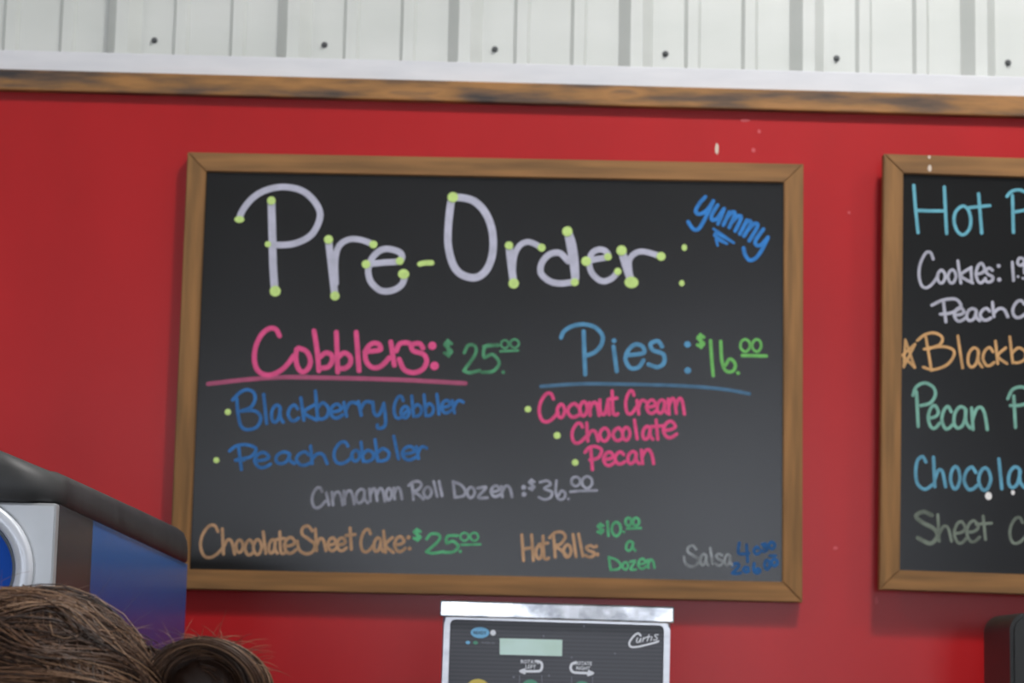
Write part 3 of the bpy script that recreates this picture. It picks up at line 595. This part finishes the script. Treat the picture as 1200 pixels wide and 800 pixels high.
ovink([([(750.6, 744.5), (748.5, 741.9), (745, 743), (740.6, 747.5), (737.5, 753), (739.2, 757.5), (747, 757.6), (759, 754.9), (769, 752.2), (771.5, 751)], 2.2),
       [(747.2, 747), (745.8, 751.3), (748.2, 752.4), (751, 747.6)], [(751, 747.4), (750.3, 752)], [(754.2, 746.8), (753, 751.6)], [(753.8, 748.8), (757, 746.5)], [(760.6, 743.4), (758.4, 751)], [(757.6, 746.4), (762, 745.8)],
       [(764, 745.8), (762.7, 750.3)], [(771.2, 743.6), (768.2, 743.4), (767.6, 745.4), (770, 747), (769, 749.6), (765.6, 749.4)]], 1.15, 'ovwhite', 'white script maker name with a swoosh under it', 'logo')
rng = random.Random(3)
for (x, y) in ((637, 745), (684.5, 733.5), (720.8, 765.5), (643.5, 791.5), (670, 770), (602, 793)):
    ov_ell('speck', x, y, rng.uniform(.8, 1.3), rng.uniform(.8, 1.6), 'ovdim', None, .0003)

# black appliance at the right edge
YC = -.42
c0 = P(1184, 717, YC); s_ = (YC-CAM.y)/FPX
ap = empty('black_appliance', (c0.x+.15, YC+.1, CT), 'plain black round-cornered appliance cut off by the right picture edge', 'appliance')
link('casing', prism(rrect(c0.x, CT+.02, c0.x+.30, c0.z, .028, 8), YC, YC+.2, .006), M['black'], ap, smooth=False)
M['screen'] = mat('dark_screen', (16, 17, 18), .2)
link('screen', prism(rrect(c0.x+.03, CT+.08, c0.x+.27, c0.z-.035, .006), YC-.001, YC+.001), M['screen'], ap)
for dx in (.03, .25): link('foot', box((c0.x+dx, YC+.03, CT), (c0.x+dx+.02, YC+.17, CT+.022), .003), M['black'], ap)

# ------------------------------------------------------------------ glass-sided display case on the left
th = math.atan((622.3-474)/FPX)          # turned a little towards the camera
ax = Vector((-math.sin(th), math.cos(th), 0)).normalized()      # depth axis
YF = CAM.y+2.02
F = P(68, 588, YF)
e_d = ax; e_w = Vector((-ax.y, ax.x, 0))       # towards the left
# e_w must be perpendicular, pointing to -x
if e_w.x > 0: e_w = -e_w
D = 1.23; Wc = .62
zl = F.z
def cp(u, v, z): return F + e_w*u + e_d*v + Vector((0, 0, z-F.z))
case = empty('display_case', cp(Wc/2, D/2, 0), 'glass-sided display case with a thick black lid, silver front frame and blue oval badge', 'display case')
def cbox(u0, u1, v0, v1, z0, z1, bevel=0):
    return hexa([cp(u0, v0, z0), cp(u1, v0, z0), cp(u1, v0, z1), cp(u0, v0, z1), cp(u0, v1, z0), cp(u1, v1, z0), cp(u1, v1, z1), cp(u0, v1, z1)], bevel)
M['lid'] = mat('worn_black_rubber', (32, 32, 33), .55, col2=(48, 48, 49), nscale=(12, 12, 12), bump=.05)
M['silver'] = mat('silver_plastic', (168, 170, 172), .38, .35, col2=(182, 184, 186), nscale=(10, 10, 10))
M['ringwhite'] = mat('ring_white', (208, 212, 220), .3, .1); M['ringgrey'] = mat('ring_grey', (120, 128, 138), .4); M['badge'] = mat('badge_blue', (6, 80, 184), .6, spec=.2)
# lid: rounded plan outline, height varies from front to back
def lid():
    out = []
    def arc(cu, cv, r, a0, a1, n=8):
        for i in range(n+1):
            a = math.radians(a0+(a1-a0)*i/n); out.append((cu+r*math.cos(a), cv+r*math.sin(a)))
    r = .05; o = -.004
    arc(r+o, r-.012, r, 180, 270); arc(Wc-r-o, r-.012, r, 270, 360); arc(Wc-r-o, D+.006-r, r, 0, 90); arc(r+o, D+.006-r, r, 90, 180)
    # subdivide the long visible side
    out2 = []
    n = len(out)
    for i in range(n):
        a = out[i]; b = out[(i+1) % n]; out2.append(a)
        L = math.hypot(b[0]-a[0], b[1]-a[1]); m_ = int(L/.08)
        for k in range(1, m_): out2.append((a[0]+(b[0]-a[0])*k/m_, a[1]+(b[1]-a[1])*k/m_))
    def hh(u, v):
        t = max(0, min(1, v/D)); h = .0335+.0185*t**.9
        h += .024*min(1, max(0, u)/.06)*(1-t)      # crowned towards the middle of the front
        return h
    rows = [(.003, 0.0, 0), (0, .003, 0), (0, .35, 1), (.0015, .6, 1), (.006, .82, 1), (.014, .94, 1), (.03, 1.0, 1)]
    vs = []; fs = []; n = len(out2); cu, cv = Wc/2, D/2
    for ins, fz, rel in rows:
        for (u, v) in out2:
            du, dv = cu-u, cv-v
            # inset towards the inside, axis-wise
            uu = u+max(-1, min(1, du/.06))*ins; vv = v+max(-1, min(1, dv/.06))*ins*(1.9 if v > D*.9 else 1)
            z = zl-.001+(hh(u, v)*fz if rel else fz)
            vs.append(cp(uu, vv, z))
    for k_ in range(len(rows)-1):
        for i in range(n):
            j = (i+1) % n; fs.append((k_*n+i, k_*n+j, (k_+1)*n+j, (k_+1)*n+i))
    fs.append(tuple(range(n))); fs.append(tuple(range(len(rows)*n-n, len(rows)*n)))
    return mesh(vs, fs)
link('lid', lid(), M['lid'], case, 'thick rounded black lid', smooth=True)
ZB = .95
link('front_frame', cbox(0, Wc, -.004, .012, ZB, zl-.0015, .0025), M['silver'], case, 'silver grey front frame')
# oval badge: raised white ring, grey inner ring, blue face
sF = 2.02/FPX
cb = P(-52, 668, YF-.004)
ub = (F.x-cb.x)/abs(e_w.x)
def badge(rx, rz, rix, riz, v0, v1, m, name, label):
    n = 56; vs = []; fs = []
    for (a, b, v) in ((rx, rz, v1), (rx, rz, v0+.002), (rx-.003, rz-.003, v0), (rix+.003, riz+.003, v0), (rix, riz, v0+.002), (rix, riz, v1)):
        for i in range(n):
            t = 2*math.pi*i/n; vs.append(cp(ub-a*math.cos(t), v, cb.z+b*math.sin(t)))
    for k_ in range(5):
        for i in range(n): j = (i+1) % n; fs.append((k_*n+i, k_*n+j, (k_+1)*n+j, (k_+1)*n+i))
    return link(name, mesh(vs, fs), M[m], case, label, smooth=True)
badge(91*sF, 88*sF, 73*sF, 69*sF, -.018, -.002, 'ringwhite', 'badge_rim', 'shiny white oval rim')
badge(73.5*sF, 69.5*sF, 68*sF, 64*sF, -.012, -.002, 'ringgrey', 'badge_inner_rim', 'grey inner rim of the badge')
n = 48
vs = [cp(ub-68.5*sF*math.cos(2*math.pi*i/n), v, cb.z+64.5*sF*math.sin(2*math.pi*i/n)) for v in (-.008, -.002) for i in range(n)]
link('badge_face', mesh(vs, [tuple(range(n)), tuple(range(2*n-1, n-1, -1))]+[(i, (i+1) % n, n+(i+1) % n, n+i) for i in range(n)]), M['badge'], case, 'plain bright blue badge face')
def sheet_glass(name, col, dens_hi, dens_lo, tint, z0, z1):
    """translucent sheet; reflected colour is painted in and thins out towards the bottom"""
    m = bpy.data.materials.new(name); m.use_nodes = True; nt = m.node_tree; b = nt.nodes['Principled BSDF']; out = nt.nodes['Material Output']
    b.inputs['Base Color'].default_value = lin(col); b.inputs['Roughness'].default_value = .25
    t = nt.nodes.new('ShaderNodeBsdfTransparent'); t.inputs[0].default_value = tint+(1,)
    mx = nt.nodes.new('ShaderNodeMixShader'); g = nt.nodes.new('ShaderNodeNewGeometry'); s = nt.nodes.new('ShaderNodeSeparateXYZ'); r = nt.nodes.new('ShaderNodeMapRange')
    nt.links.new(g.outputs['Position'], s.inputs[0]); nt.links.new(s.outputs[2], r.inputs[0])
    r.inputs[1].default_value = z0; r.inputs[2].default_value = z1; r.inputs[3].default_value = dens_lo; r.inputs[4].default_value = dens_hi
    nt.links.new(r.outputs[0], mx.inputs[0]); nt.links.new(t.outputs[0], mx.inputs[1]); nt.links.new(b.outputs[0], mx.inputs[2]); nt.links.new(mx.outputs[0], out.inputs[0])
    return m
M['brown_reflection'] = sheet_glass('glass_brown_reflection', (64, 56, 60), .82, .55, (.55, .55, .55), 1.53, 1.62)  # brownish reflection in the side glass, put into its colour
M['blue_reflection'] = sheet_glass('glass_blue_reflection', (16, 92, 168), .97, .42, (.45, .42, .75), 1.54, 1.63)  # blue reflection in the side glass, painted as a tint fading downwards
M['clear'] = sheet_glass('clear_glass', (200, 205, 210), .05, .05, (.95, .97, .97), 1.5, 1.6)
vs_ = D*.19
link('side_pane', cbox(0, .004, .012, vs_, ZB, zl-.0012), M['brown_reflection'], case, 'strip of the side glass with a brown reflection put into its colour')
link('side_pane', cbox(0, .004, vs_, D-.002, ZB, zl-.0012), M['blue_reflection'], case, 'side glass with a blue reflection put into its colour, fading to violet')
link('back_pane', cbox(.006, Wc, D-.008, D-.003, ZB, zl-.0012), M['clear'], case)
link('far_side_panel', cbox(Wc-.012, Wc, .012, D-.01, ZB, zl-.0012), M['silver'], case)
link('base_cabinet', cbox(0, Wc, 0, D, .08, ZB-.001, .004), M['black'], case)
link('plinth', cbox(.02, Wc-.02, .02, D-.02, 0, .08), M['black'], case)

# ------------------------------------------------------------------ the person in front (only the hair shows)
YP = CAM.y+1.72; sP = 1.72/FPX
hc = P(6, 858, YP); top = P(80, 709, YP).z
person = empty('person', (hc.x, YP, 0), 'person with wavy brown hair in a bun at the lower left', 'person')
M['skin'] = mat('skin', (190, 140, 118), .5); M['shirt'] = mat('grey_shirt', (86, 92, 104), .8); M['jeans'] = mat('dark_trousers', (44, 50, 66), .85); M['shoe'] = mat('shoe', (30, 30, 30), .5)
HX, HZ = hc.x, top-.118; RX, RY, RZ = .118, .088, .114
def skin(name, pts, edges, radii, m, parent, sub=1):
    me = bpy.data.meshes.new(name); me.from_pydata(pts, edges, []); o = bpy.data.objects.new(name, me); C.objects.link(o)
    sk = o.modifiers.new('s', 'SKIN'); sb = o.modifiers.new('u', 'SUBSURF'); sb.levels = sb.render_levels = sub
    for i, r in enumerate(radii):
        v = me.skin_vertices[0].data[i]; v.radius = (r, r) if not isinstance(r, tuple) else r; v.use_root = (i == 0)
    bpy.context.view_layer.update()
    m2 = bpy.data.meshes.new_from_object(o.evaluated_get(bpy.context.evaluated_depsgraph_get())); bpy.data.objects.remove(o)
    return link(name, m2, m, parent, smooth=True)
def J(dx, dy, z): return (HX+.02+dx, YP+dy, z)
k_ = HZ/1.55
pts = [J(0, 0, .92*k_), J(0, 0, 1.10*k_), J(0, 0, 1.30*k_), J(.0, 0, 1.385*k_), J(-.01, 0, 1.44*k_), J(-.015, 0, 1.52*k_)]
ed = [(0, 1), (1, 2), (2, 3), (3, 4), (4, 5)]; rd = [.125, .11, .125, .085, .055, .055]
for sgn in (1, -1):
    b_ = len(pts); pts += [J(0, sgn*.09, .86*k_), J(-.01, sgn*.10, .48*k_), J(.01, sgn*.10, .09*k_), J(-.10, sgn*.11, .04)]
    ed += [(0, b_), (b_, b_+1), (b_+1, b_+2), (b_+2, b_+3)]; rd += [.085, .058, .04, .036]
    b_ = len(pts); pts += [J(0, sgn*.17, 1.34*k_), J(.02, sgn*.21, 1.08*k_), J(-.05, sgn*.20, .86*k_), J(-.075, sgn*.195, .79*k_)]
    ed += [(2, b_), (b_, b_+1), (b_+1, b_+2), (b_+2, b_+3)]; rd += [.052, .04, .028, .026]
    for f in range(4):
        q = len(pts); pts += [J(-.10+f*.017, sgn*.195, .745*k_), J(-.105+f*.018, sgn*.19, .70*k_-.006*abs(f-1.5))]; ed += [(b_+3, q), (q, q+1)]; rd += [.009, .008]
    q = len(pts); pts += [J(-.105, sgn*.175, .775*k_), J(-.122, sgn*.168, .74*k_)]; ed += [(b_+3, q), (q, q+1)]; rd += [.010, .009]
body = skin('body', pts, ed, rd, M['skin'], person)
# clothing shells over the same skeleton
pi = [0, 1, 2, 3]; sh = [Vector(pts[i]) for i in pi]
sp = [pts[0], pts[1], pts[2], pts[3]]; se = [(0, 1), (1, 2), (2, 3)]; sr = [.138, .122, .137, .09]
for sgn in (1, -1):
    b_ = len(sp); sp += [J(0, sgn*.17, 1.34*k_), J(.015, sgn*.20, 1.14*k_)]; se += [(2, b_), (b_, b_+1)]; sr += [.064, .054]
skin('shirt', sp, se, sr, M['shirt'], person)
tp = [J(0, 0, .93*k_), J(0, 0, .99*k_)]; te = [(0, 1)]; tr = [.132, .133]
for sgn in (1, -1):
    b_ = len(tp); tp += [J(0, sgn*.09, .86*k_), J(-.01, sgn*.10, .48*k_), J(.01, sgn*.10, .11*k_)]; te += [(0, b_), (b_, b_+1), (b_+1, b_+2)]; tr += [.096, .07, .055]
skin('trousers', tp, te, tr, M['jeans'], person)
for sgn in (1, -1):
    link('shoe', box((HX-.13, YP+sgn*.105-.045, 0), (HX+.08, YP+sgn*.105+.045, .085), .03, seg=3), M['shoe'], person, smooth=True)
# head facing left (-x)
bm = bmesh.new(); bmesh.ops.create_uvsphere(bm, u_segments=40, v_segments=28, radius=1)
for v in bm.verts:
    x, y, z = v.co
    fx = -x
    X = x*.098; Yv = y*.073; Z = z*.108
    if z < 0: Yv *= 1-.28*(-z)**1.2; X = X*(1-.10*(-z)) - .010*(-z)
    if fx > 0:
        X -= .022*math.exp(-((y/.16)**2))*math.exp(-(((z+.22)/.14)**2))*(fx > .7)        # nose
        X -= .008*math.exp(-((y/.3)**2))*math.exp(-(((z+.52)/.09)**2))                      # lips
        X += .007*math.exp(-(((abs(y)-.36)/.14)**2))*math.exp(-(((z+.03)/.1)**2))             # eye sockets
        X -= .010*math.exp(-((y/.3)**2))*math.exp(-(((z+.85)/.14)**2))                      # chin
    v.co = Vector((HX+X, YP+Yv, HZ-.012+Z))
me = bpy.data.meshes.new('head'); bm.to_mesh(me); bm.free()
link('head', me, M['skin'], person, smooth=True)
M['eye'] = mat('eye', (235, 235, 232), .2); M['iris'] = mat('iris', (60, 40, 26), .2); M['lips'] = mat('lips', (170, 86, 84), .45)
for sgn in (1, -1):
    for nm, r, dx, m_ in (('eye', .0115, 0, 'eye'), ('iris', .006, -.0072, 'iris')):
        bm = bmesh.new(); bmesh.ops.create_uvsphere(bm, u_segments=14, v_segments=10, radius=r, matrix=Matrix.Translation((HX-.079+dx, YP+sgn*.027, HZ-.016)))
        me = bpy.data.meshes.new(nm); bm.to_mesh(me); bm.free(); link(nm, me, M[m_], person, smooth=True)
    bm = bmesh.new(); bmesh.ops.create_uvsphere(bm, u_segments=14, v_segments=10, radius=1, matrix=Matrix.Translation((HX+.012, YP+sgn*.073, HZ-.03)) @ Matrix.Diagonal((.017, .008, .03, 1)))
    me = bpy.data.meshes.new('ear'); bm.to_mesh(me); bm.free(); link('ear', me, M['skin'], person, smooth=True)
bm = bmesh.new(); bmesh.ops.create_uvsphere(bm, u_segments=14, v_segments=8, radius=1, matrix=Matrix.Translation((HX-.094, YP, HZ-.070)) @ Matrix.Diagonal((.008, .022, .007, 1)))
me = bpy.data.meshes.new('mouth'); bm.to_mesh(me); bm.free(); link('mouth', me, M['lips'], person, smooth=True)

# hair
def hairmat(name, c):
    m = mat(name, c, .45, spec=.35); return m
HM = [hairmat('hair_dark', (44, 28, 20)), hairmat('hair_brown', (76, 52, 37)), hairmat('hair_chestnut', (108, 77, 55)), hairmat('hair_light', (146, 114, 88))]
rh = random.Random(11)
# under-volume so that no gaps show
def blob(name, cx, cy, cz, rx, ry, rz, m, amp=.06, cut=None):
    bm = bmesh.new(); bmesh.ops.create_uvsphere(bm, u_segments=48, v_segments=32, radius=1)
    for v in bm.verts:
        d = v.co.copy(); f = 1+amp*math.sin(9*d.x+5*d.z)*math.sin(7*d.y+3*d.x)
        v.co = Vector((cx+d.x*rx*f, cy+d.y*ry*f, cz+d.z*rz*f))
    if cut: bmesh.ops.delete(bm, geom=[v for v in bm.verts if cut(v.co)], context='VERTS')
    me = bpy.data.meshes.new(name); bm.to_mesh(me); bm.free(); return link(name, me, m, person, smooth=True)
blob('scalp_hair', HX+.004, YP, HZ+.002, RX-.004, RY-.002, RZ-.004, HM[0], .03, lambda c: c.x < HX-.06 and c.z < HZ+.045)
def curves(name, strands, rad, parent, label=None):
    cu = bpy.data.curves.new(name, 'CURVE'); cu.dimensions = '3D'; cu.bevel_depth = rad; cu.bevel_resolution = 0; cu.use_fill_caps = False
    for m in HM: cu.materials.append(m)
    off = wloc(parent)
    for pts_, mi, rs in strands:
        s = cu.splines.new('POLY'); s.points.add(len(pts_)-1)
        flat = []
        for p in pts_: flat += [p[0]-off.x, p[1]-off.y, p[2]-off.z, 1]
        s.points.foreach_set('co', flat)
        n_ = len(pts_)
        s.points.foreach_set('radius', [rs*(1-.75*(i/(n_-1))**3) for i in range(n_)])
        s.material_index = mi
    o = bpy.data.objects.new(name, cu); C.objects.link(o); bpy.context.view_layer.update()
    me = bpy.data.meshes.new_from_object(o.evaluated_get(bpy.context.evaluated_depsgraph_get())); bpy.data.objects.remove(o)
    me.name = name; o = bpy.data.objects.new(name, me); C.objects.link(o); o.parent = parent; o['kind'] = 'stuff'
    if label: o['label'] = label
    return o
BC = P(240, 800, YP)      # bun centre
def pick(cl):
    r = rh.random()+cl
    return 0 if r < .30 else 1 if r < .72 else 2 if r < .97 else 3
strands = []
# locks: groups of strands running over the head from the forehead to the bun, wavy
for L in range(360):
    ang = rh.uniform(-1.35, 1.35)               # position across the head (0 = top line)
    a0 = rh.uniform(-1.5, .6)                   # start along the head, -pi/2 = front
    lift = rh.uniform(-.002, .010)+ (.006 if rh.random() < .2 else 0)
    ph = rh.uniform(0, 6.28); wf = rh.uniform(5, 9); wa = rh.uniform(.006, .017); cl = rh.uniform(-.38, .32)
    for s_i in range(20):
        da = rh.gauss(0, .035); dl = rh.gauss(0, .0022); st = a0+rh.gauss(0, .08); en = rh.uniform(1.0, 1.5); pts_ = []
        N = 16; jp = rh.gauss(0, .3)
        for i in range(N):
            t = i/(N-1); a = st+(en-st)*t
            cross = (ang+da)*(1-.45*t*t)+.09*math.sin(wf*t+ph)
            r = 1
            X = math.sin(a)*(RX+lift+dl); c_ = math.cos(a)
            Yv = c_*math.sin(cross)*(RY+lift+dl)+ (.2*math.sin(ang)*RY*(1-c_))
            Z = c_*math.cos(cross)*(RZ+lift+dl)
            wv = wa*math.sin(wf*t*1.6+ph+jp)
            pts_.append((HX+X+wv*.3, YP+Yv+wv, HZ+Z+wv*.55*abs(c_)))
        strands.append((pts_, pick(cl), rh.uniform(.7, 1.3)))
curves('hair', strands, .00055, person, 'wavy brown hair swept back')
# flyaways
fly = []
for i in range(150):
    a = rh.uniform(-.9, .95); cross = rh.uniform(-.9, .9); pts_ = []
    st = Vector((HX+math.sin(a)*RX, YP+math.cos(a)*math.sin(cross)*RY, HZ+math.cos(a)*math.cos(cross)*RZ))
    d = Vector((rh.uniform(-.2, 1.0), rh.uniform(-.4, .4), rh.uniform(.15, .75))).normalized(); Ln = rh.uniform(.02, .06); cur = rh.uniform(-35, 10); p = st
    for k2 in range(10):
        pts_.append(tuple(p)); p = p+d*(Ln/9); d = (d+Vector((rh.gauss(0, .05)+.05, rh.gauss(0, .08), cur*Ln/9*.6))).normalized()
    fly.append((pts_, rh.choice([1, 2, 2, 3]), .42))
for i in range(60):
    a = rh.uniform(.2, 2.4); R0 = .033
    p = BC+Vector((math.cos(a)*R0*1.3, rh.uniform(-.03, .03), math.sin(a)*R0)); d = Vector((math.cos(a)+rh.uniform(-1, .6), rh.uniform(-.5, .5), math.sin(a)*rh.uniform(.1, .9))).normalized(); pts_ = []; Ln = rh.uniform(.010, .028)
    for k2 in range(9):
        pts_.append(tuple(p)); p = p+d*(Ln/8); d = (d+Vector((rh.gauss(0, .06), rh.gauss(0, .08), -.09))).normalized()
    fly.append((pts_, rh.choice([1, 2, 3]), .4))
curves('flyaway_hair', fly, .0005, person, 'thin loose hairs standing up')
# bun: a coil of hair whose top loop arches over a hollow painted dark
blob('bun_core', BC.x, BC.y+.010, BC.z-.006, .034, .026, .029, HM[0], .05)
bun = []
for L in range(100):
    tilt = rh.uniform(-.5, .5); R0 = rh.uniform(.005, .0315); yo = rh.uniform(-.024, .028); ph = rh.uniform(0, 6.28); cl = rh.uniform(-.2, .25)
    if R0 < .024: cl -= .25; yo = abs(yo)*.6  # inner strands picked darker: shade of the hollow put into the hair colour
    for s_i in range(13):
        a0 = rh.uniform(-.6, .5); a1 = a0+rh.uniform(2.2, 3.6); r = R0+rh.gauss(0, .0014); y_ = yo+rh.gauss(0, .0025); pts_ = []
        for i in range(16):
            a = a0+(a1-a0)*i/15
            pts_.append((BC.x+math.cos(a)*r*1.42+.004*math.sin(ph), BC.y+y_+.012*math.sin(a*1.3+ph)*tilt*2, BC.z+math.sin(a)*r*1.05-.30*math.cos(a)*r*(.6 if math.cos(a) > 0 else -.1)))
        bun.append((pts_, pick(cl), rh.uniform(.7, 1.2)))
curves('hair_bun', bun, .0005, person, 'coiled brown bun at the back of the head')
